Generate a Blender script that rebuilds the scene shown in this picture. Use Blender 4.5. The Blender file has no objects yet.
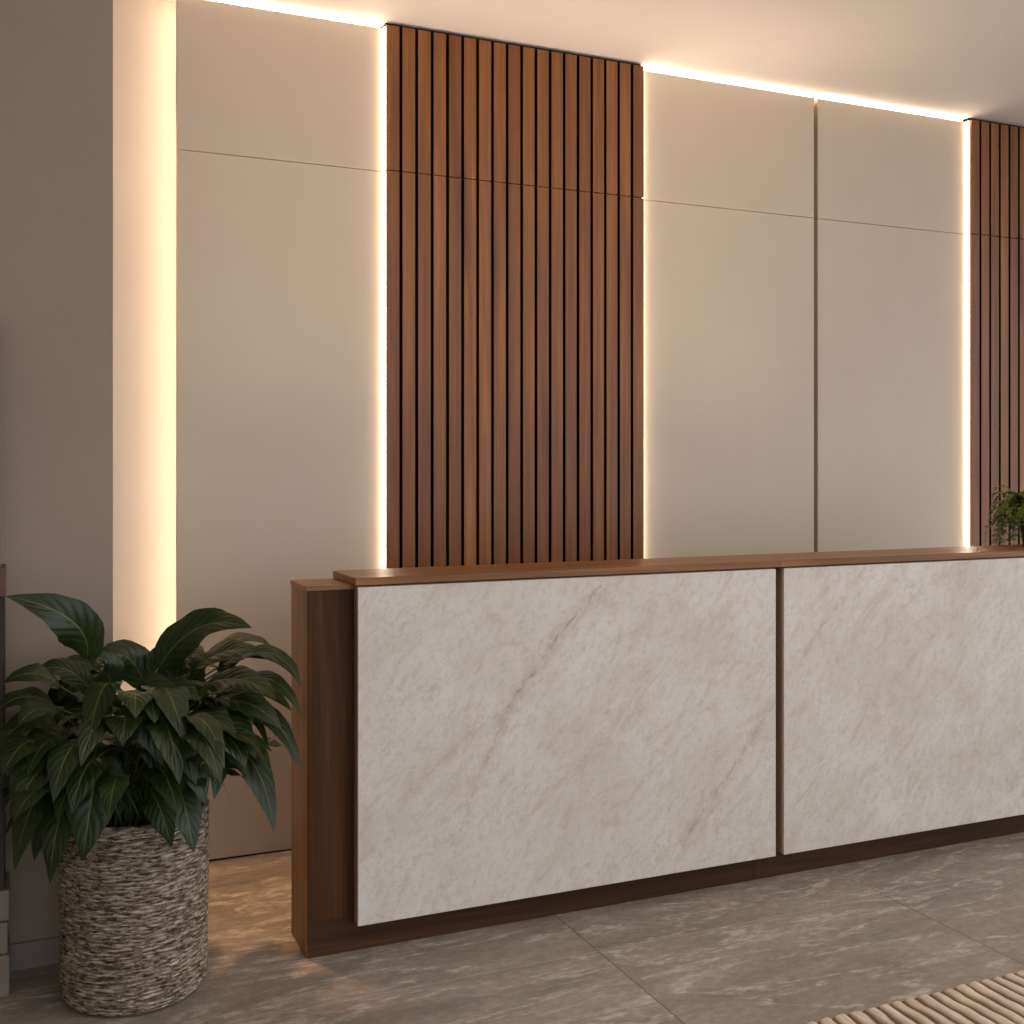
import bpy, bmesh, math, random
from mathutils import Vector, noise as mnoise
random.seed(7)
C = bpy.context.scene.collection
PI = math.pi

# ------------------------------------------------------------------ helpers
def link(o):
    C.objects.link(o); return o

def mesh_obj(name, bm, m, parent=None, loc=(0, 0, 0), smooth=False):
    bmesh.ops.recalc_face_normals(bm, faces=bm.faces[:])
    me = bpy.data.meshes.new(name); bm.to_mesh(me); bm.free()
    if smooth:
        for p in me.polygons: p.use_smooth = True
    me.materials.append(m)
    o = link(bpy.data.objects.new(name, me)); o.location = loc
    if parent: o.parent = parent
    return o

def tag(o, label=None, cat=None, group=None, kind=None):
    if label: o['label'] = label
    if cat: o['category'] = cat
    if group: o['group'] = group
    if kind: o['kind'] = kind
    return o

def empty(name, loc, label, cat, group=None):
    o = link(bpy.data.objects.new(name, None)); o.location = loc
    o.empty_display_size = .1
    return tag(o, label, cat, group)

def box(bm, x0, x1, y0, y1, z0, z1, bev=0.0, seg=2):
    vs = [bm.verts.new((x, y, z)) for x in (x0, x1) for y in (y0, y1) for z in (z0, z1)]
    f = [(0, 1, 3, 2), (4, 6, 7, 5), (0, 4, 5, 1), (2, 3, 7, 6), (0, 2, 6, 4), (1, 5, 7, 3)]
    fs = [bm.faces.new([vs[i] for i in q]) for q in f]
    if bev:
        es = list({e for q in fs for e in q.edges})
        bmesh.ops.bevel(bm, geom=es, offset=bev, segments=seg, affect='EDGES', profile=.5)

def bx(*a, **k):
    bm = bmesh.new(); box(bm, *a, **k); return bm

def tube(bm, pts, r0, r1, n=6):
    pts = [Vector(p) for p in pts]; rings = []
    for i, p in enumerate(pts):
        t = (pts[min(i + 1, len(pts) - 1)] - pts[max(i - 1, 0)]).normalized()
        s = t.cross(Vector((.3, .8, .5))).normalized(); u = t.cross(s)
        r = r0 + (r1 - r0) * i / (len(pts) - 1)
        rings.append([bm.verts.new(p + (s * math.cos(2 * PI * k / n) + u * math.sin(2 * PI * k / n)) * r) for k in range(n)])
    for a, b in zip(rings, rings[1:]):
        for k in range(n):
            bm.faces.new((a[k], a[(k + 1) % n], b[(k + 1) % n], b[k]))
    bm.faces.new(rings[0]); bm.faces.new(rings[-1])

# ------------------------------------------------------------------ materials
def srgb(r, g, b):
    f = lambda c: (c / 12.92 if c <= .04045 else ((c + .055) / 1.055) ** 2.4)
    return (f(r / 255), f(g / 255), f(b / 255), 1)

class NT:
    def __init__(s, name):
        s.m = bpy.data.materials.new(name); s.m.use_nodes = True
        s.t = s.m.node_tree; s.b = s.t.nodes['Principled BSDF']
    def n(s, kind, **kw):
        o = s.t.nodes.new('ShaderNode' + kind)
        for k, v in kw.items(): setattr(o, k, v)
        return o
    def l(s, a, b): s.t.links.new(a, b)
    def put(s, sock, v):
        if hasattr(v, 'node'): s.l(v, sock)
        else: sock.default_value = v
    def coord(s, which='Object'): return s.n('TexCoord').outputs[which]
    def mapping(s, v, scale=(1, 1, 1), rot=(0, 0, 0), loc=(0, 0, 0)):
        o = s.n('Mapping'); s.l(v, o.inputs['Vector'])
        o.inputs['Scale'].default_value = scale; o.inputs['Rotation'].default_value = rot; o.inputs['Location'].default_value = loc
        return o.outputs[0]
    def noise(s, v, scale, detail=4, rough=.55, dist=0.0):
        o = s.n('TexNoise'); s.l(v, o.inputs['Vector'])
        o.inputs['Scale'].default_value = scale; o.inputs['Detail'].default_value = detail
        o.inputs['Roughness'].default_value = rough; o.inputs['Distortion'].default_value = dist
        return o.outputs['Fac']
    def ramp(s, v, stops):
        o = s.n('ValToRGB'); s.l(v, o.inputs[0]); e = o.color_ramp.elements
        while len(e) < len(stops): e.new(.5)
        for k, (p, c) in enumerate(stops):
            e[k].position = p; e[k].color = c if len(c) == 4 else (*c, 1)
        return o.outputs[0]
    def math(s, op, a, b=0.0, c=None, clamp=False):
        o = s.n('Math', operation=op, use_clamp=clamp)
        s.put(o.inputs[0], a); s.put(o.inputs[1], b)
        if c is not None: s.put(o.inputs[2], c)
        return o.outputs[0]
    def mix(s, f, a, b, mode='MIX'):
        o = s.n('Mix', data_type='RGBA', blend_type=mode)
        s.put(o.inputs[0], f); s.put(o.inputs[6], a); s.put(o.inputs[7], b)
        return o.outputs[2]
    def sstep(s, v, a, b, ta=0.0, tb=1.0):
        o = s.n('MapRange', interpolation_type='SMOOTHSTEP')
        s.put(o.inputs[0], v)
        for i, q in enumerate((a, b, ta, tb)): o.inputs[i + 1].default_value = q
        return o.outputs[0]
    def bump(s, h, strength=.3, dist=.01):
        o = s.n('Bump'); s.l(h, o.inputs['Height'])
        o.inputs['Strength'].default_value = strength; o.inputs['Distance'].default_value = dist
        s.l(o.outputs[0], s.b.inputs['Normal'])
    def base(s, c): s.put(s.b.inputs['Base Color'], c)
    def rough(s, c): s.put(s.b.inputs['Roughness'], c)
    def spec(s, c): s.b.inputs['Specular IOR Level'].default_value = c

BLK = (0, 0, 0, 1); WHT = (1, 1, 1, 1)

def mat_plain(name, col, rough=.6, spec=.5, grain=0.0, gscale=90, var=.06):
    k = NT(name); v = k.coord()
    n = k.noise(v, 2.2, 4)
    lo = tuple(c * (1 - var) for c in col[:3]); hi = tuple(min(1, c * (1 + var)) for c in col[:3])
    k.base(k.ramp(n, [(.3, lo), (.7, hi)])); k.rough(rough); k.spec(spec)
    if grain: k.bump(k.noise(v, gscale, 3), grain, .004)
    return k.m

def mat_wood(name, dark, mid, light, axis='Z', rough=.38, island=False, scale=1.0, spec=.4):
    k = NT(name); v = k.coord()
    if island:
        g = k.n('NewGeometry'); r = g.outputs['Random Per Island']
        cv = k.n('CombineXYZ'); k.l(k.math('MULTIPLY', r, 37.0), cv.inputs[0]); k.l(k.math('MULTIPLY', r, 11.0), cv.inputs[2])
        ad = k.n('VectorMath', operation='ADD'); k.l(v, ad.inputs[0]); k.l(cv.outputs[0], ad.inputs[1]); v = ad.outputs[0]
    st = {'X': (.05, 1, 1), 'Y': (1, .05, 1), 'Z': (1, 1, .05)}[axis]
    st2 = {'X': (.012, 1, 1), 'Y': (1, .012, 1), 'Z': (1, 1, .012)}[axis]
    big = k.noise(k.mapping(v, st), 11 * scale, 5, .6, .8)
    fine = k.noise(k.mapping(v, st2), 190 * scale, 3, .6)
    c = k.ramp(big, [(.28, dark), (.5, mid), (.74, light)])
    c = k.mix(k.sstep(fine, .42, .62, .28, 0), c, tuple(x * .5 for x in dark[:3]) + (1,))
    if island:
        c = k.mix(k.math('MULTIPLY', r, .5), c, dark)
    k.base(c); k.rough(k.ramp(fine, [(.3, (rough + .1,) * 3), (.7, (rough - .03,) * 3)])); k.spec(spec)
    k.bump(fine, .12, .002)
    return k.m

def seg_mask(k, v, p0, p1, width, wob):
    # soft mask of one mineral vein running p0 -> p1 in the slab's XZ plane
    sx = k.n('SeparateXYZ'); k.l(v, sx.inputs[0]); X, Z = sx.outputs[0], sx.outputs[2]
    dx, dz = p1[0] - p0[0], p1[1] - p0[1]; L = math.hypot(dx, dz)
    a = k.math('ADD', k.math('MULTIPLY', k.math('SUBTRACT', X, p0[0]), -dz / L), k.math('MULTIPLY', k.math('SUBTRACT', Z, p0[1]), dx / L))
    t = k.math('ADD', k.math('MULTIPLY', k.math('SUBTRACT', X, p0[0]), dx / L / L), k.math('MULTIPLY', k.math('SUBTRACT', Z, p0[1]), dz / L / L))
    a = k.math('ABSOLUTE', k.math('ADD', a, wob))
    m = k.sstep(a, 0, width, 1, 0)
    e = k.math('MULTIPLY', k.sstep(t, -.05, .06), k.sstep(t, .9, 1.05, 1, 0))
    return k.math('MULTIPLY', m, e)

def mat_slab(name, veins, seed, spots=()):
    k = NT(name); v0 = k.coord()
    v = k.mapping(v0, loc=(seed * 3.1, 0, seed * 1.7))
    base = srgb(210, 203, 196); warm = srgb(200, 191, 182); pale = srgb(216, 211, 206)
    n1 = k.noise(v, 3.2, 6, .62, .5)
    dg = k.mapping(v, rot=(0, math.radians(50), 0))
    n2 = k.noise(k.mapping(dg, (.42, 1, 1)), 15, 8, .74, .9)
    c = k.ramp(n1, [(.3, warm), (.5, base), (.72, pale)])
    c = k.mix(k.sstep(n2, .48, .72, 0, .46), c, srgb(177, 159, 140))
    fine = k.noise(k.mapping(dg, (.6, 1, 1)), 55, 6, .8, .7)
    c = k.mix(k.sstep(fine, .44, .68, 0, .50), c, srgb(180, 164, 147))
    fib = k.noise(k.mapping(dg, (.45, 1, 1)), 30, 5, .7, 1.4)
    patch = k.sstep(k.noise(v, 5.5, 3, .6), .46, .62)
    c = k.mix(k.math('MULTIPLY', patch, k.sstep(k.math('ABSOLUTE', k.math('SUBTRACT', fib, .5)), 0, .02, .35, 0)), c, srgb(156, 136, 116))
    wob = k.math('ADD', k.math('MULTIPLY', k.math('SUBTRACT', k.noise(v, 5, 5, .6), .5), .07),
                 k.math('MULTIPLY', k.math('SUBTRACT', k.noise(v, 34, 5, .65), .5), .035))
    brk = k.sstep(k.noise(v, 22, 5, .75), .44, .60)
    for p0, p1, w, s in veins:
        m = seg_mask(k, v0, p0, p1, w * .34, wob)
        h = seg_mask(k, v0, p0, p1, w * 2.2, wob)
        h2 = k.sstep(k.noise(v, 16, 6, .75), .36, .66)
        c = k.mix(k.math('MULTIPLY', k.math('MULTIPLY', h, h2), .55 * s), c, srgb(164, 143, 119))
        c = k.mix(k.math('MULTIPLY', k.math('MULTIPLY', m, brk), .6 * s), c, srgb(148, 124, 98))
    k.base(c); k.rough(k.ramp(n2, [(.3, (.42,) * 3), (.7, (.56,) * 3)])); k.spec(.3)
    k.bump(k.math('ADD', fine, n2), .06, .003)
    return k.m

def mat_floor():
    k = NT('floor_stone'); v = k.coord()
    sx = k.n('SeparateXYZ'); k.l(v, sx.inputs[0]); X, Y = sx.outputs[0], sx.outputs[1]
    P = 1.09
    def line(co, off, pitch):
        q = k.math('MODULO', k.math('ADD', k.math('SUBTRACT', co, off), 60 * pitch), pitch)
        return k.math('MINIMUM', q, k.math('SUBTRACT', pitch, q))
    row = k.math('FLOOR', k.math('DIVIDE', k.math('SUBTRACT', Y, 2.98), P))
    odd = k.math('FRACT', k.math('MULTIPLY', k.math('ADD', row, 40), .5))          # 0 or .5
    lx = k.math('MINIMUM', line(X, 1.58, 2 * P), k.math('ADD', line(X, 1.58 + P, 2 * P), k.math('SUBTRACT', 1, k.math('MULTIPLY', odd, 2))))
    ly = line(Y, 2.98, P)
    jx = k.sstep(lx, .0012, .0026, 1, 0); jy = k.sstep(ly, .0010, .0024, 1, 0)
    col_id = k.math('FLOOR', k.math('DIVIDE', k.math('SUBTRACT', X, 1.58), P))
    wn = k.n('TexWhiteNoise', noise_dimensions='2D'); cv = k.n('CombineXYZ'); k.l(col_id, cv.inputs[0]); k.l(row, cv.inputs[1]); k.l(cv.outputs[0], wn.inputs['Vector'])
    off = k.n('VectorMath', operation='SCALE'); k.l(wn.outputs['Color'], off.inputs[0]); off.inputs['Scale'].default_value = 9
    ad = k.n('VectorMath', operation='ADD'); k.l(v, ad.inputs[0]); k.l(off.outputs[0], ad.inputs[1]); w = ad.outputs[0]
    ws = k.mapping(w, (.55, 1.5, 1), (0, 0, math.radians(-14)))
    n1 = k.noise(ws, 3.2, 7, .62, .7)
    n2 = k.noise(ws, 14, 6, .7, .6)
    ve = k.noise(k.mapping(w, (.35, 1.6, 1), (0, 0, math.radians(-10))), 2.6, 6, .62, 1.2)
    vm = k.math('MULTIPLY', k.sstep(k.math('ABSOLUTE', k.math('SUBTRACT', ve, .5)), 0, .034, 1, 0), k.sstep(n2, .40, .60))
    c = k.ramp(n1, [(.25, srgb(114, 103, 92)), (.5, srgb(149, 137, 125)), (.75, srgb(176, 164, 151))])
    c = k.mix(k.sstep(n2, .45, .75, 0, .45), c, srgb(170, 160, 151))
    c = k.mix(k.math('MULTIPLY', vm, .85), c, srgb(204, 193, 181))
    n3 = k.noise(k.mapping(w, (.7, 1.3, 1)), 38, 5, .75)
    c = k.mix(k.sstep(n3, .40, .62, .35, 0), c, srgb(92, 83, 76))
    c = k.mix(k.math('MULTIPLY', wn.outputs['Value'], .12), c, srgb(98, 88, 80))
    c = k.mix(k.math('MULTIPLY', jx, .8), c, srgb(62, 55, 50))
    c = k.mix(k.math('MULTIPLY', jy, .8), c, srgb(176, 164, 150))
    k.base(c); k.rough(k.ramp(n2, [(.3, (.36,) * 3), (.7, (.5,) * 3)])); k.spec(.45)
    k.bump(k.math('SUBTRACT', n2, k.math('MULTIPLY', jx, 2.0)), .10, .004)
    return k.m

def mat_emit(name, col, s):
    m = bpy.data.materials.new(name); m.use_nodes = True; t = m.node_tree; t.nodes.clear()
    e = t.nodes.new('ShaderNodeEmission'); o = t.nodes.new('ShaderNodeOutputMaterial')
    e.inputs[0].default_value = col; e.inputs[1].default_value = s
    t.links.new(e.outputs[0], o.inputs[0]); return m

def mat_leaf(name, dark, mid, vein, rough=.34):
    k = NT(name); uv = k.coord('UV')
    sx = k.n('SeparateXYZ'); k.l(uv, sx.inputs[0]); U, V = sx.outputs[0], sx.outputs[1]
    s = k.math('ABSOLUTE', k.math('SUBTRACT', k.math('MULTIPLY', U, 2), 1))
    ph = k.math('FRACT', k.math('SUBTRACT', k.math('MULTIPLY', V, 8), k.math('MULTIPLY', s, 2.2)))
    d = k.math('ABSOLUTE', k.math('SUBTRACT', ph, .5))
    g = k.n('NewGeometry'); r = g.outputs['Random Per Island']
    o = k.coord(); nz = k.noise(o, 14, 4)
    c = k.ramp(nz, [(.3, dark), (.72, mid)])
    c = k.mix(k.math('MULTIPLY', r, .35), c, dark)
    c = k.mix(k.sstep(d, .03, .12, .13, 0), c, vein)
    c = k.mix(k.sstep(s, .015, .06, .75, 0), c, vein)
    k.base(c); k.rough(rough); k.spec(.45)
    k.bump(k.math('ADD', k.sstep(d, 0, .5), k.sstep(s, 0, .12)), .22, .005)
    tr = k.n('BsdfTranslucent'); tr.inputs[0].default_value = tuple(min(1, x * 2.2) for x in mid[:3]) + (1,)
    ms = k.n('MixShader'); ms.inputs[0].default_value = .22
    out = k.t.nodes['Material Output']
    k.l(k.b.outputs[0], ms.inputs[1]); k.l(tr.outputs[0], ms.inputs[2]); k.l(ms.outputs[0], out.inputs['Surface'])
    return k.m

def mat_rope():
    k = NT('seagrass_rope'); v = k.coord()
    sx = k.n('SeparateXYZ'); k.l(v, sx.inputs[0])
    ang = k.math('ARCTAN2', sx.outputs[1], sx.outputs[0])
    cv = k.n('CombineXYZ'); k.l(k.math('COSINE', ang), cv.inputs[0]); k.l(k.math('SINE', ang), cv.inputs[1]); k.l(sx.outputs[2], cv.inputs[2])
    w = k.mapping(cv.outputs[0], (1, 1, 34))
    n = k.noise(w, 5, 6, .7, .4)
    n2 = k.noise(k.mapping(cv.outputs[0], (1, 1, 26)), 7, 4, .65)
    c = k.ramp(n, [(.30, srgb(62, 50, 40)), (.45, srgb(112, 97, 82)), (.56, srgb(172, 157, 138)), (.72, srgb(222, 211, 194))])
    c = k.mix(k.sstep(n2, .52, .59, 0, .85), c, srgb(44, 32, 24))
    k.base(c); k.rough(.8); k.spec(.2); k.bump(k.math('SUBTRACT', n, n2), .7, .006)
    return k.m

def mat_rug():
    k = NT('carved_wool'); v = k.coord()
    n = k.noise(k.mapping(v, (1, .15, 1)), 60, 5, .65)
    n2 = k.noise(v, 160, 3)
    c = k.ramp(n, [(.3, srgb(192, 172, 148)), (.55, srgb(214, 198, 178)), (.8, srgb(228, 216, 198))])
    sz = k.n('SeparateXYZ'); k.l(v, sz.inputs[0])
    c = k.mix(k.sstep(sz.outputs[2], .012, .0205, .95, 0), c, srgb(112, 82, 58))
    k.base(c); k.rough(.95); k.spec(.1); k.bump(k.math('ADD', n, n2), .4, .004)
    return k.m

M = {}
M['floor'] = mat_floor()
M['cream'] = mat_plain('cream_panel_paint', srgb(203, 187, 167), .55, .35, .04, 260, .025)
M['plaster'] = mat_plain('cream_plaster', srgb(216, 200, 182), .7, .3, .12, 160, .03)
M['ceiling'] = mat_plain('ceiling_paint', srgb(234, 224, 214), .8, .2, 0, 60, .01)
M['grey'] = mat_plain('grey_textured_wallpaper', srgb(150, 134, 121), .75, .25, .22, 210, .03)
M['greyboard'] = mat_plain('grey_skirting_paint', srgb(136, 124, 115), .5, .4, 0, 60, .02)
M['slats'] = mat_wood('walnut_slat', srgb(104, 60, 26), srgb(148, 91, 42), srgb(180, 115, 57), 'Z', .42, True, spec=.42)
M['black'] = mat_plain('black_felt_backing', srgb(22, 20, 19), .85, .2)
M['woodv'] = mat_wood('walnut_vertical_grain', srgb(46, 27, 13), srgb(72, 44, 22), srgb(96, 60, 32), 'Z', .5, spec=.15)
M['woodlit'] = mat_wood('end_board_lit_tone', srgb(104, 66, 30), srgb(142, 92, 42), srgb(162, 110, 52), 'Z', .42)  # lighter golden tone paints the strip light's glow onto the desk ends
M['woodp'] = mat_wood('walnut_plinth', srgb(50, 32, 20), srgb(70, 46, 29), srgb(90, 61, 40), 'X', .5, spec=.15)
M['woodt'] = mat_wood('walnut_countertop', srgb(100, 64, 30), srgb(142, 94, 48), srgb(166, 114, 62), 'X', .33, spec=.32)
M['core'] = mat_plain('taupe_panel_edge', srgb(158, 128, 104), .6, .3)
M['bronze'] = mat_plain('bronze_channel', srgb(92, 68, 44), .45, .5)
M['led'] = mat_emit('warm_led_diffuser', (1, .80, .60, 1), 15)
M['ledtop'] = mat_emit('warm_led_cove_diffuser', (1, .80, .62, 1), 26)
M['ledbig'] = mat_emit('warm_led_backlight', (1, .81, .63, 1), 20)
M['rope'] = mat_rope()
M['soil'] = mat_plain('potting_soil', srgb(38, 30, 24), .95, .1, .6, 60, .3)
M['leaf'] = mat_leaf('glossy_dark_leaf', srgb(18, 29, 13), srgb(42, 61, 29), srgb(112, 112, 56))
M['stem'] = mat_plain('green_stem', srgb(58, 70, 36), .5, .4)
M['fern'] = mat_plain('fern_leaf', srgb(98, 114, 38), .5, .3, 0, 60, .3)
M['pot'] = mat_plain('dark_brown_pot', srgb(50, 38, 28), .5, .4)
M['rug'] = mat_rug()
M['palestone'] = mat_plain('pale_stone_block', srgb(122, 111, 98), .8, .2, .5, 30, .15)
M['darkwood'] = mat_plain('dark_stained_wood', srgb(40, 30, 24), .5, .4, .1, 40, .2)
M['greige'] = mat_plain('greige_paint', srgb(120, 112, 100), .6, .3)
M['redbrown'] = mat_plain('red_brown_wood', srgb(92, 62, 50), .5, .4, .1, 40, .2)

# ------------------------------------------------------------------ setting
YC = 4.22           # face of the cream cladding
YB = 4.35           # plaster wall behind it
YS = 4.19           # face of the wood slats
ZC = 3.168          # ceiling
XG = 0.253          # end of the grey wall
tag(mesh_obj('floor', bx(-4, 8, -3, 4.6, -.05, 0), M['floor']), kind='structure')
tag(mesh_obj('ceiling', bx(-4, 8, -2.2, 4.6, ZC, ZC + .1), M['ceiling']), kind='structure')
tag(mesh_obj('wall_back', bx(XG - .02, 8, YB, YB + .15, 0, ZC), M['plaster']), kind='structure')
tag(mesh_obj('wall_left', bx(-4, XG, 3.54, YB + .15, 0, ZC, bev=.002), M['grey']), kind='structure')
bm = bx(-4, XG + .004, 3.528, 3.54, 0, .078, bev=.003)
tag(mesh_obj('baseboard_left', bm, M['greyboard']), kind='structure')

# ------------------------------------------------------------------ cladding panels
SEAM = 2.591
PT = 3.149
X_SL0, X_SL1 = 1.299, 2.442        # first slat panel
X_SR0, X_SR1 = 4.299, 5.45          # second slat panel
G = .006                            # room for the light profile beside the slats
def wall_panel(x0, x1, z0, z1, label):
    o = empty('wall_panel', ((x0 + x1) / 2, YC + .015, z0), label, 'wall panel', 'cream wall panels')
    h = (x1 - x0) / 2
    low = z0 < .1
    mesh_obj('panel_board', bx(-h, h, -.015, .015, .007 if low else 0, z1 - z0, bev=.0015), M['cream'], o)
    if low: mesh_obj('base_strip', bx(-h, h, -.006, .012, 0, .007), M['black'], o)
    for s in (-1, 1):               # battens that carry the board on the wall behind
        xb = s * (h - .16)
        mesh_obj('batten', bx(xb - .02, xb + .02, .015, YB - YC - .015, .02, z1 - z0 - .02), M['darkwood'], o)
    return o
for x0, x1, up, lo in ((.52, X_SL0 - G, 'upper cream wall panel left of the large wood slat panel, above the thin seam',
                        'tall lower cream wall panel behind the big potted plant, left of the large slat panel'),
                       (X_SL1 + G, 3.3635, 'upper cream wall panel between the large slat panel and the dark vertical groove',
                        'lower cream wall panel between the large slat panel and the dark vertical groove'),
                       (3.386, X_SR0 - G, 'upper cream wall panel between the dark groove and the slat panel at the right edge',
                        'lower cream wall panel between the dark groove and the slat panel at the right edge')):
    wall_panel(x0, x1, 0, SEAM - .0010, lo)
    wall_panel(x0, x1, SEAM + .0010, PT, up)
tag(mesh_obj('trim_1', bx(3.34, 3.41, YC + .036, YC + .046, 0, PT - .02), M['bronze']), kind='structure')

def slat_panel(x0, x1, n, label):
    o = empty('slat_panel', ((x0 + x1) / 2, YS + .04, 0), label, 'slatted panel')
    h = (x1 - x0) / 2; pitch = (x1 - x0 + .0125) / n
    b = bx(-h + .002, h - .002, -.018, -.006, 0, ZC - .001)
    box(b, -h + .002, h - .002, -.006, .12, 0, ZC - .001)
    mesh_obj('backing_board', b, M['black'], o)
    for nm, z0, z1 in (('lower_slats', .01, SEAM - .0015), ('upper_slats', SEAM + .0015, ZC - .015)):
        b = bmesh.new()
        for i in range(n):
            xa = -h + i * pitch
            box(b, xa, xa + pitch - .0125, -.04, -.018, z0, z1, bev=.0012, seg=1)
        so_ = mesh_obj(nm, b, M['slats'], o)
        so_.data.materials.append(M['black'])       # black flanks inside the grooves
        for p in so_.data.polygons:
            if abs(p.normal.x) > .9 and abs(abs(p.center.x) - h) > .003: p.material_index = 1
slat_panel(X_SL0, X_SL1, 18, 'large dark walnut slat panel behind the reception desk between two light lines')
slat_panel(X_SR0, X_SR1, 18, 'walnut slat panel at the right edge of the photo behind the small plant')

# ------------------------------------------------------------------ light strips
def led(x0, x1, y0, y1, z0, z1, m, label, grp):
    c = ((x0 + x1) / 2, (y0 + y1) / 2, z0)
    bm = bx(x0 - c[0], x1 - c[0], y0 - c[1], y1 - c[1], 0, z1 - z0)
    return tag(mesh_obj('led_strip', bm, m, None, c), label, 'light strip', grp)
VG = 'vertical light strips'; HG = 'light strips along the top of the cream panels'
led(X_SL0 - .0045, X_SL0 - .0005, YC - .015, YC + .012, .01, PT, M['led'], 'glowing vertical light strip along the left edge of the large slat panel', VG)
led(X_SL1 + .0005, X_SL1 + .0045, YC - .015, YC + .012, .01, PT, M['led'], 'glowing vertical light strip along the right edge of the large slat panel', VG)
led(X_SR0 - .0045, X_SR0 - .0005, YC - .015, YC + .012, .01, PT, M['led'], 'glowing vertical light strip on the left side of the right-edge slat panel', VG)
led(.529, .541, YC + .034, YC + .046, .01, PT - .02, M['ledbig'], 'vertical light strip behind the free left edge of the cream panels above the big plant', VG)
for x0, x1, lab in ((.53, X_SL0 - .02, 'horizontal light strip on top of the cream panel left of the large slat panel'),
                    (X_SL1 + .02, 3.36, 'horizontal light strip on top of the cream panel just right of the large slat panel'),
                    (3.39, X_SR0 - .02, 'horizontal light strip on top of the cream panel right of the dark groove')):
    led(x0, x1, YC + .012, YC + .026, PT + .0005, PT + .0095, M['ledtop'], lab, HG)

# ------------------------------------------------------------------ reception desk
YD, YK, YP = 3.275, 3.475, 3.232     # wood face, back, stone face
XE, XJ, XR = .77, 2.351, 4.095
S1, S2 = (.914, 2.412), (2.446, 3.944)
ZT = 1.0945
from math import sin, cos
def lp(x, z): return (x, z)
v1 = [((.85, 1.02), (.48, .62), .022, 1.0), ((.48, .62), (.14, .36), .018, .55), ((.48, .62), (.30, .18), .018, .7),
      ((1.52, .56), (1.10, .06), .020, .9), ((.98, .58), (.50, .22), .018, .5), ((1.30, .70), (.98, .58), .016, .3)]
v2 = [((.36, 1.0), (.06, .66), .018, .5), ((1.22, .34), (1.05, .08), .02, .8), ((.85, .85), (.45, .55), .02, .4), ((.6, .45), (.15, .05), .02, .35)]
M['slab1'] = mat_slab('pale_marble_veined', v1, 1.0)
M['slab2'] = mat_slab('pale_marble_cloudy', v2, 2.3)
xc = (XE + XR) / 2
dk = empty('reception_desk', (xc, YD, 0), 'long walnut reception desk faced with two pale marble panels', 'reception desk')
ZB = 1.0785
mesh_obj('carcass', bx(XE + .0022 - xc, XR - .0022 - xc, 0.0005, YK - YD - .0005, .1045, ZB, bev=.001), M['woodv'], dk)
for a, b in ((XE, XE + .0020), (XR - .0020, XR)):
    mesh_obj('end_board', bx(a - xc, b - xc, 0.0003, YK - YD - .0003, 0, ZB, bev=.0008), M['woodlit'], dk)
for a, b in ((XE + .0022, XJ - .0008), (XJ + .0008, XR - .0022)):
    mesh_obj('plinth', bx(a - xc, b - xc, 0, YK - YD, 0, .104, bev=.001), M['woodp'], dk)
for a, b in ((XE - .003, S1[0] + .03), (S2[1] - .03, XR + .003)):
    mesh_obj('end_cap', bx(a - xc, b - xc, -.003, YK - YD + .003, ZB + .0005, 1.0938, bev=.0015), M['woodt'], dk)
for s_, mm in ((S1, M['slab1']), (S2, M['slab2'])):
    mesh_obj('stone_panel', bx(0, s_[1] - s_[0], YP - YD, YP - YD + .0135, 0, 1.0885 - .088, bev=.0012), mm, dk, (s_[0] - xc, 0, .088))
    # timber core the stone is glued to: the brown edge seen on its side
    mesh_obj('panel_core', bx(s_[0] - xc, s_[1] - xc, YP - YD + .014, -.0005, .088, ZT - .004, bev=.001), M['core'], dk)
for x0, x1, lab in ((.905, 2.4285, 'walnut countertop over the desk unit nearest the big potted plant'),
                    (2.4295, 3.955, 'walnut countertop carrying the small fern pot at the right edge')):
    c = ((x0 + x1) / 2, 3.37, ZT)
    tag(mesh_obj('countertop', bx(x0 - c[0], x1 - c[0], YP - .006 - c[1], 3.49 - c[1], 0, .0225, bev=.0015), M['woodt'], None, c), lab, 'countertop', 'walnut countertops')

# ------------------------------------------------------------------ stand at the far left edge
o = empty('stand', (-.16, 3.44, 0), 'narrow dark stand on a pale stone base, cut by the left edge of the photo', 'stand')
b = bmesh.new()
for i, (z0, z1) in enumerate(((0, .115), (.118, .205), (.208, .292))):
    box(b, -.16, .134 - .004 * (i % 2), -.076, .076, z0, z1, bev=.006)
mesh_obj('stone_base', b, M['palestone'], o)
mesh_obj('lower_body', bx(-.155, .122, -.07, .07, .292, 1.09, bev=.003), M['darkwood'], o)
mesh_obj('middle_rail', bx(-.155, .124, -.07, .07, 1.09, 1.17, bev=.003), M['redbrown'], o)
mesh_obj('upper_body', bx(-.155, .112, -.07, .07, 1.17, 1.67, bev=.003), M['greige'], o)
mesh_obj('top_rail', bx(-.155, .108, -.07, .07, 1.67, 1.77, bev=.003), M['redbrown'], o)
mesh_obj('cap', bx(-.155, .108, -.07, .07, 1.77, 1.86, bev=.003), M['palestone'], o)

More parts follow.
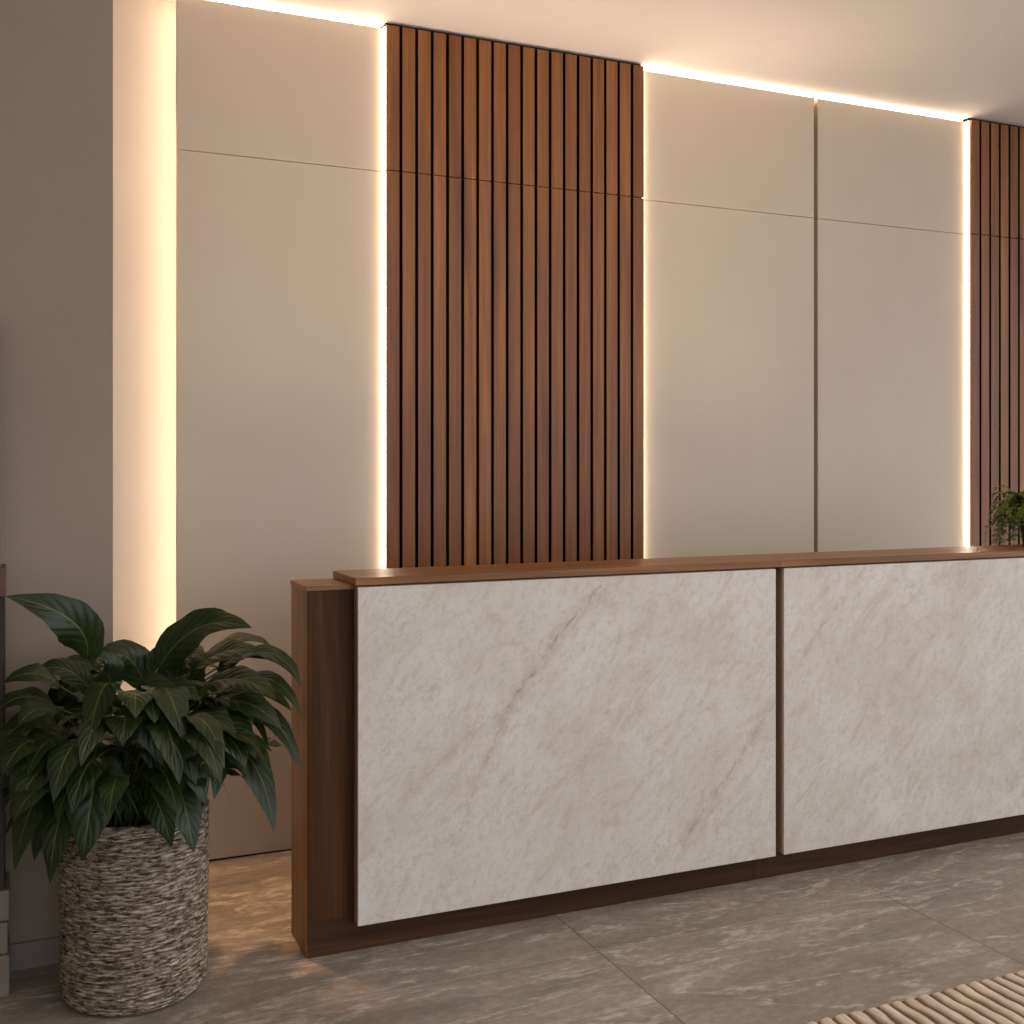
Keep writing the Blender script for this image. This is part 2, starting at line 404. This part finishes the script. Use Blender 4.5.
# ------------------------------------------------------------------ rug
b = bmesh.new()
RX0, RX1, RY0, RY1 = 1.45, 4.45, .75, 2.36
nx, ny = 660, 60
grid = []
for j in range(ny + 1):
    y = RY0 + (RY1 - RY0) * (1 - (1 - j / ny) ** 1.6)
    rowv = []
    for i in range(nx + 1):
        x = RX0 + (RX1 - RX0) * i / nx
        wv = mnoise.noise((x * 3, y * 7, 0)) * .014 + mnoise.noise((x * 9, y * 22, 3)) * .007
        s = abs(math.sin(PI * (x + wv) / .046))
        hgt = .016 * (s ** .55) * (.85 + .3 * mnoise.noise((x * 14, y * 10, 5))) + .003
        ed = min(1, min(x - RX0, RX1 - x, RY1 - y, y - RY0) / .012)
        hgt = .004 + hgt * (max(0, ed) ** .5)
        yy = y + (mnoise.noise((x * 30, 1, 9)) * .004 if j == ny else 0)
        rowv.append(b.verts.new((x - 2.95, yy - 1.55, hgt)))
    grid.append(rowv)
for j in range(ny):
    for i in range(nx):
        b.faces.new((grid[j][i], grid[j][i + 1], grid[j + 1][i + 1], grid[j + 1][i]))
rim = [grid[0][i] for i in range(nx + 1)] + [grid[j][nx] for j in range(1, ny + 1)] + [grid[ny][i] for i in range(nx - 1, -1, -1)] + [grid[j][0] for j in range(ny - 1, 0, -1)]
low = [b.verts.new((q.co.x, q.co.y, 0.0)) for q in rim]
for i in range(len(rim)):
    j = (i + 1) % len(rim); b.faces.new((rim[i], low[i], low[j], rim[j]))
b.faces.new(list(reversed(low)))
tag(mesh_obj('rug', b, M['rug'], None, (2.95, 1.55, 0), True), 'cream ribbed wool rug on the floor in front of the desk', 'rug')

# ------------------------------------------------------------------ camera (also used to read positions off the photograph)
CXP, HY, FP, CH = 512.0, 465.0, 1128.0, 1.45
yaw = math.atan2(512 - 20, 1128)
cam = bpy.data.cameras.new('camera'); cam.sensor_width = 36; cam.lens = FP / 1024 * 36
cam.shift_y = -(512 - HY) / 1024
co = link(bpy.data.objects.new('camera', cam)); co.location = (0, 0, CH); co.rotation_euler = (PI / 2, 0, -yaw)
bpy.context.scene.camera = co
FV = (sin(yaw), cos(yaw)); RV = (cos(yaw), -sin(yaw))
def at(u, v, Y):
    r = (u - CXP) / FP
    dx, dy, dz = FV[0] + RV[0] * r, FV[1] + RV[1] * r, (HY - v) / FP
    t = Y / dy
    return Vector((dx * t, Y, CH + dz * t))

# ------------------------------------------------------------------ big potted plant
PX, PY, PR, PH = .293, 3.292, .197, .50
plant = empty('potted_plant', (PX, PY, 0), 'big leafy dark green plant in a woven rope pot on the floor at the left', 'potted plant')
b = bmesh.new()
na, nz = 400, 330
rows = []
def pot_r(z):
    r = PR * (1 - .03 * (1 - z / PH)) 
    if z < .035: r -= .030 * (1 - math.sqrt(max(0, 1 - (1 - z / .035) ** 2)))
    return r
for j in range(nz + 1):
    z = PH * j / nz; ring = []
    for i in range(na):
        a = 2 * PI * i / na
        ca, sa = math.cos(a), math.sin(a)
        wv = mnoise.noise((ca * 2.2, sa * 2.2, z * 5)) * .010 + mnoise.noise((ca * 7, sa * 7, z * 22)) * .0022
        s = abs(math.sin(PI * (z + wv) / .0105))
        tw = mnoise.noise((ca * 7, sa * 7, z * 120))
        r = pot_r(z) - .004 + -.002 + .0085 * s ** .6 + .0028 * tw
        ring.append(b.verts.new((ca * r, sa * r, z + (0.002 * tw if 0 < j < nz else 0))))
    rows.append(ring)
for j in range(nz):
    for i in range(na):
        k = (i + 1) % na
        b.faces.new((rows[j][i], rows[j][k], rows[j + 1][k], rows[j + 1][i]))
prev = rows[-1]
for rr, zz in ((PR - .012, PH + .003), (PR - .022, PH - .002), (PR - .024, PH - .08)):
    ring = [b.verts.new((math.cos(2 * PI * i / na) * rr, math.sin(2 * PI * i / na) * rr, zz)) for i in range(na)]
    for i in range(na):
        k = (i + 1) % na; b.faces.new((prev[i], prev[k], ring[k], ring[i]))
    prev = ring
b.faces.new(list(reversed(rows[0])))
mesh_obj('pot', b, M['rope'], plant, smooth=True)
b = bmesh.new()
prev = None; cen = b.verts.new((0, 0, PH - .035))
for q in range(1, 9):
    rr = (PR - .0245) * q / 8
    ring = [b.verts.new((math.cos(2 * PI * i / 48) * rr, math.sin(2 * PI * i / 48) * rr, PH - .045 + .01 * math.cos(q / 8 * 1.5) + .006 * mnoise.noise((q, i * .7, 2)))) for i in range(48)]
    for i in range(48):
        k = (i + 1) % 48
        b.faces.new((cen, ring[i], ring[k]) if prev is None else (prev[i], ring[i], ring[k], prev[k]))
    prev = ring
mesh_obj('soil', b, M['soil'], plant, smooth=True)

fol = bmesh.new(); uvl = fol.loops.layers.uv.new('UVMap')
stems = bmesh.new()
ORG = Vector((PX, PY, 0))
def bez(p, q, r, t): return p * (1 - t) ** 2 + q * 2 * t * (1 - t) + r * t * t
def leaf_pts(B, Mi, T, w, N, fold=.22, seed=0):
    NT_, NS = 18, 8
    pts = []
    rs = random.Random(seed)
    ph1, ph2 = rs.random() * 6, rs.random() * 6; amp = rs.uniform(.05, .11)
    for i in range(NT_ + 1):
        t = i / NT_
        p = bez(B, Mi, T, t)
        d = (bez(B, Mi, T, min(1, t + .02)) - bez(B, Mi, T, max(0, t - .02))).normalized()
        sd = d.cross(N)
        sd = sd.normalized() if sd.length > 1e-4 else Vector((1, 0, 0))
        n = sd.cross(d).normalized()
        ww = .5 * w * 2.05 * (t + .004) ** .52 * (1 - t + .001) ** .95 * (1 + .12 * math.sin(t * 3))
        row = []
        for j in range(NS + 1):
            s = -1 + 2 * j / NS
            und = amp * math.sin(t * 13 + (ph1 if s < 0 else ph2)) * abs(s) ** 1.5
            lift = ww * (fold * abs(s) - .16 * s * s + und)
            edge = 1 + .035 * math.sin(t * 30 + ph2 * s)
            row.append(p + sd * (s * ww * edge * (1 - .1 * abs(und))) + n * lift)
        pts.append(row)
    return pts
def collides(pts):
    for row in pts:
        for p in row:
            if p.y > 3.515 and p.x < XG + .02: return True
            if p.x > XE - .012 and p.y > YP - .03 and p.z < 1.13: return True
            if p.x < -.02 and p.y > 3.345: return True
            if p.y > YC - .03 or p.z < .02: return True
            r = math.hypot(p.x - PX, p.y - PY)
            if r < PR + .008 and p.z < PH + .012 and r > PR - .05: return True
            if r < PR and p.z < PH - .02: return True
    return False
def add_leaf(B, Mi, T, w, N, fold=.22, seed=0, root=None, force=False):
    B, Mi, T, N = Vector(B), Vector(Mi), Vector(T), Vector(N).normalized()
    pts = leaf_pts(B, Mi, T, w, N, fold, seed)
    if collides(pts) and not force: return False
    vs = [[fol.verts.new(p - ORG) for p in row] for row in pts]
    nt, ns = len(vs) - 1, len(vs[0]) - 1
    for i in range(nt):
        for j in range(ns):
            f = fol.faces.new((vs[i][j], vs[i][j + 1], vs[i + 1][j + 1], vs[i + 1][j])); f.smooth = True
            for lo, (a, c) in zip(f.loops, ((i, j), (i, j + 1), (i + 1, j + 1), (i + 1, j))):
                lo[uvl].uv = (c / ns, a / nt)
    # stalk from the middle of the pot to the blade, continuing its first direction
    rs = random.Random(seed + 99)
    r0 = Vector((PX + rs.uniform(-.07, .07), PY + rs.uniform(-.07, .07), PH - .05)) if root is None else Vector(root)
    d = (Mi - B).normalized()
    k = (B - r0).length
    q = B - d * k * .45 + Vector((0, 0, .02)); q = q * .55 + (r0 + Vector((0, 0, k * .6))) * .45
    tube(stems, [bez(r0, q, B, t / 8) - ORG for t in range(9)], .0045, .0026, 6)
    return True

# leaves read off the photograph: base, bend, tip in photo pixels, each with its own distance
CAMV = Vector((-.4, -.9, .25))
UP = Vector((0, -.35, 1))
hand = [
    # u,v,Y base      bend             tip              width normal
    ((87, 660, 3.24), (96, 612, 3.20), (5, 596, 3.22), .135, (-.5, -.9, .55), .3),
    ((158, 668, 3.28), (196, 606, 3.20), (252, 628, 3.10), .150, (.1, -.75, .75), .2),
    ((146, 690, 3.40), (128, 630, 3.40), (92, 672, 3.34), .130, (-.2, -.7, .7), .2),
    ((136, 690, 3.16), (148, 692, 3.05), (162, 766, 3.02), .185, (-.2, -1, .35), .25),
    ((98, 757, 3.08), (94, 785, 3.00), (82, 862, 3.00), .165, (-.35, -1, .25), .2),
    ((150, 790, 3.10), (160, 800, 3.02), (172, 848, 3.02), .10, (-.5, -1, .3), .2),
    ((176, 780, 3.12), (186, 800, 3.04), (194, 853, 3.03), .105, (.1, -1, .3), .2),
    ((208, 738, 3.20), (262, 738, 3.14), (274, 832, 3.06), .160, (.55, -.75, .55), .15),
    ((212, 716, 3.26), (278, 690, 3.16), (301, 772, 3.08), .125, (.5, -.6, .8), .2),
    ((232, 684, 3.24), (278, 660, 3.16), (301, 716, 3.10), .095, (.5, -.6, .8), .2),
    ((224, 664, 3.28), (278, 630, 3.18), (302, 688, 3.10), .105, (.3, -.5, .9), .2),
    ((206, 655, 3.34), (240, 626, 3.28), (271, 646, 3.20), .085, (.2, -.5, .9), .2),
    ((196, 698, 3.24), (228, 684, 3.14), (264, 694, 3.06), .085, (.3, -.6, .8), .2),
    ((190, 672, 3.24), (226, 640, 3.14), (262, 652, 3.06), .11, (.2, -.7, .8), .2),
    ((186, 715, 3.16), (205, 705, 3.06), (238, 738, 3.0), .12, (.3, -.9, .6), .2),
    ((166, 720, 3.14), (178, 722, 3.04), (196, 785, 3.0), .13, (.1, -1, .35), .2),
    ((60, 686, 3.26), (36, 662, 3.22), (2, 684, 3.22), .10, (-.3, -.5, .9), .2),
    ((54, 706, 3.24), (24, 682, 3.20), (-8, 716, 3.18), .10, (-.4, -.5, .9), .2),
    ((56, 724, 3.22), (26, 706, 3.18), (-6, 752, 3.14), .11, (-.4, -.6, .8), .2),
    ((76, 745, 3.16), (34, 728, 3.08), (10, 800, 3.04), .165, (-.6, -.8, .6), .15),
    ((70, 778, 3.18), (32, 768, 3.10), (14, 872, 3.10), .14, (-.7, -.8, .35), .2),
    ((76, 790, 3.16), (56, 800, 3.06), (50, 884, 3.06), .12, (-.6, -1, .2), .2),
    ((66, 784, 3.22), (44, 796, 3.16), (34, 862, 3.14), .11, (-.7, -.8, .3), .2),
    ((90, 690, 3.30), (66, 655, 3.30), (30, 674, 3.30), .09, (-.3, -.6, .9), .2),
    ((104, 700, 3.34), (80, 668, 3.34), (58, 700, 3.28), .11, (-.3, -.8, .7), .2),
    ((120, 712, 3.20), (104, 690, 3.10), (84, 726, 3.04), .12, (-.3, -.9, .6), .2),
    ((170, 690, 3.34), (168, 640, 3.36), (186, 650, 3.28), .09, (.1, -.8, .5), .2),
    ((158, 700, 3.20), (170, 680, 3.10), (200, 700, 3.04), .12, (.2, -.9, .6), .2),
    ((218, 672, 3.30), (252, 640, 3.24), (284, 664, 3.14), .11, (.3, -.6, .8), .2),
    ((206, 684, 3.20), (246, 668, 3.10), (276, 700, 3.02), .12, (.3, -.8, .7), .2),
    ((216, 704, 3.18), (250, 690, 3.08), (282, 730, 3.02), .12, (.4, -.8, .6), .2),
    ((222, 700, 3.30), (262, 672, 3.22), (292, 712, 3.14), .11, (.4, -.5, .8), .2),
    ((188, 684, 3.36), (214, 646, 3.30), (244, 660, 3.20), .11, (.2, -.7, .8), .2),
    ((200, 725, 3.14), (232, 712, 3.04), (256, 758, 2.99), .13, (.3, -.9, .6), .2),
    ((178, 742, 3.14), (190, 745, 3.04), (206, 806, 3.02), .12, (.1, -1, .4), .2),
    ((112, 690, 3.26), (106, 650, 3.24), (92, 668, 3.16), .10, (-.2, -.8, .6), .2),
    ((176, 676, 3.30), (184, 640, 3.28), (206, 662, 3.18), .11, (.1, -.8, .6), .2),
    ((152, 676, 3.38), (160, 642, 3.40), (172, 660, 3.34), .07, (.0, -.9, .5), .2),
    ((46, 742, 3.16), (22, 730, 3.08), (2, 776, 3.04), .12, (-.5, -.8, .6), .2),
    ((62, 716, 3.16), (40, 696, 3.08), (18, 726, 3.02), .11, (-.4, -.8, .7), .2),
    ((214, 760, 3.16), (222, 756, 3.10), (214, 800, 3.06), .07, (.2, -1, .3), .2),
    ((200, 750, 3.22), (236, 720, 3.14), (272, 752, 3.04), .10, (.4, -.6, .8), .2),
]
for i, (a, m_, t_, w, nrm, fo) in enumerate(hand):
    add_leaf(at(*a), at(*m_), at(*t_), w, nrm, fo, seed=i, force=True)
# the rest of the crown
cnt = 0; tries = 0
rg = random.Random(21)
while cnt < 125 and tries < 6000:
    tries += 1
    az = rg.uniform(0, 2 * PI); el = rg.uniform(.25, 1.35)
    k = rg.uniform(.10, .36)
    out = Vector((math.cos(az), math.sin(az), 0))
    Bp = Vector((PX, PY, PH + .02)) + out * (k * math.cos(el) + .02) + Vector((0, 0, k * math.sin(el) * 1.05))
    L = rg.uniform(.15, .24)
    up0 = math.sin(el) * .7
    Mp = Bp + out * L * .55 + Vector((0, 0, L * .45 * up0))
    Tp = Bp + out * L * rg.uniform(.7, .95) - Vector((0, 0, L * rg.uniform(.15, .75)))
    if max(Bp.z, Mp.z) > .97: continue
    # keep the outline the photograph shows
    rr = (Tp.x - PX) * RV[0] + (Tp.y - PY) * RV[1]
    if abs(rr) > .42: continue
    if Tp.y < PY - .06 and Tp.z < .57: continue
    if Tp.z < .50 and rg.random() < .6: continue
    N = Vector((out.x * .5, out.y * .5, 1)) + Vector((rg.uniform(-.3, .3), rg.uniform(-.3, .3), 0))
    if add_leaf(Bp, Mp, Tp, rg.uniform(.08, .13), N, .2, seed=200 + tries): cnt += 1
me = bpy.data.meshes.new('foliage'); fol.to_mesh(me); fol.free(); me.materials.append(M['leaf'])
fo = link(bpy.data.objects.new('foliage', me)); fo.parent = plant
mesh_obj('stems', stems, M['stem'], plant, smooth=True)

# ------------------------------------------------------------------ small fern in a pot on the counter
fx, fy, fz = 3.828, 3.385, ZT + .0225
fern = empty('potted_fern', (fx, fy, fz), 'small trailing green fern in a dark pot on the counter at the right edge', 'potted plant')
b = bmesh.new(); prof = [(0, 0), (.050, 0), (.053, .004), (.066, .085), (.078, .13), (.080, .138), (.078, .142), (.072, .138), (.066, .12), (0, .118)]
prev = None
for r, z in prof:
    ring = [b.verts.new((0, 0, z))] if r == 0 else [b.verts.new((r * math.cos(2 * PI * i / 48), r * math.sin(2 * PI * i / 48), z)) for i in range(48)]
    if prev:
        for i in range(48):
            k = (i + 1) % 48
            if len(prev) == 1: b.faces.new((prev[0], ring[k], ring[i]))
            elif len(ring) == 1: b.faces.new((prev[i], prev[k], ring[0]))
            else: b.faces.new((prev[i], prev[k], ring[k], ring[i]))
    prev = ring
mesh_obj('pot', b, M['pot'], fern, smooth=True)
b = bmesh.new(); sb = bmesh.new()
rf = random.Random(5)
for q in range(260):
    az = rf.uniform(0, 2 * PI); out = Vector((math.cos(az), math.sin(az), 0))
    reach = .05 + .115 * rf.random() ** .6; top = rf.uniform(.03, .14); drop = rf.uniform(-.05, .26) * (reach / .15)
    p0 = Vector((0, 0, .12)) + out * rf.uniform(.0, .05)
    p1 = p0 + out * reach * .8 + Vector((0, 0, top * 1.4))
    p2 = p0 + out * reach + Vector((0, 0, top * .4 - drop))
    p2.z = max(p2.z, .10 if out.dot(Vector((-.55, -.83, 0))) > .45 or out.x > .3 else .02)
    tube(sb, [bez(p0, p1, p2, t / 8) for t in range(9)], .0012, .0007, 4)
    nl = 16
    for i in range(3, nl + 1):
        t = i / nl; p = bez(p0, p1, p2, t); d = (bez(p0, p1, p2, min(1, t + .03)) - bez(p0, p1, p2, t - .03)).normalized()
        sd = d.cross(Vector((0, 0, 1)) + out * .3).normalized()
        for s in (-1, 1):
            ax = (sd * s + d * .5 + Vector((rf.uniform(-.4, .4), rf.uniform(-.4, .4), rf.uniform(-.5, .3)))).normalized()
            n = ax.cross(d).normalized(); c2 = n.cross(ax)
            L = rf.uniform(.015, .024) * (1.1 - .4 * t); W = L * .36
            a0 = b.verts.new(p); a1 = b.verts.new(p + ax * L * .5 + c2 * W + n * .001); a2 = b.verts.new(p + ax * L); a3 = b.verts.new(p + ax * L * .5 - c2 * W + n * .001)
            f = b.faces.new((a0, a1, a2, a3))
for bm_ in (b, sb): bmesh.ops.translate(bm_, verts=bm_.verts[:], vec=(0, 0, 0))
mesh_obj('foliage', b, M['fern'], fern)
mesh_obj('stems', sb, M['stem'], fern)

# ------------------------------------------------------------------ daylight and added fill lamps
w = bpy.data.worlds.new('world'); bpy.context.scene.world = w; w.use_nodes = True
t = w.node_tree; bg = t.nodes['Background']
tc = t.nodes.new('ShaderNodeTexCoord')
dp = t.nodes.new('ShaderNodeVectorMath'); dp.operation = 'DOT_PRODUCT'
sd = Vector((.75, -.60, .30)).normalized(); dp.inputs[1].default_value = sd
t.links.new(tc.outputs['Generated'], dp.inputs[0])
rp = t.nodes.new('ShaderNodeValToRGB'); t.links.new(dp.outputs['Value'], rp.inputs[0])
e = rp.color_ramp.elements
e[0].position = 0.0; e[0].color = (.17, .14, .11, 1)
e[1].position = 1.0; e[1].color = (1.54, 1.64, 1.78, 1)
t.links.new(rp.outputs[0], bg.inputs[0]); bg.inputs[1].default_value = 1.24

def area(name, loc, rot, sx_, sy_, power, col):
    d = bpy.data.lights.new(name, 'AREA'); d.shape = 'RECTANGLE'; d.size = sx_; d.size_y = sy_; d.energy = power; d.color = col
    o = link(bpy.data.objects.new(name, d)); o.location = loc; o.rotation_euler = rot; return o
area('fill_overhead', (2.6, .7, 3.16), (0, 0, 0), 3.6, 1.6, 38, (1, 1, 1))  # added fill from overhead, brightens floor and desk front
area('fill_ceiling_front', (2.2, 1.5, 2.2), (PI, 0, 0), 3.4, .5, 26, (1, .87, .75))  # added fill without a fixture, lifts the ceiling out of view
d_ = area('fill_ceiling_back', (1.85, 3.88, 1.0), (PI, 0, 0), 2.6, .10, 6.0, (1, .80, .62))  # invented fill hidden behind the counter, brightens the ceiling near the wall
d_.data.spread = math.radians(56)
ld = bpy.data.lights.new('fill_floor_spot', 'SPOT'); ld.energy = 560; ld.color = (1, .57, .27); ld.spot_size = math.radians(32); ld.spot_blend = 1; ld.shadow_soft_size = .16  # added warm fill hidden in the recess, lights the floor behind the plant
so = link(bpy.data.objects.new('fill_floor_spot', ld)); so.location = (.275, 4.27, 3.1)
so.rotation_euler = (Vector((.64, 3.74, 0)) - so.location).to_track_quat('-Z', 'Y').to_euler()

sc = bpy.context.scene
sc.view_settings.view_transform = 'Standard'; sc.view_settings.look = 'None'
sc.view_settings.exposure = 0.0; sc.view_settings.gamma = 1.0; sc.view_settings.use_curve_mapping = False
sc.cycles.use_denoising = True
sc.cycles.max_bounces = 8; sc.cycles.diffuse_bounces = 5
sc.cycles.sample_clamp_indirect = 6
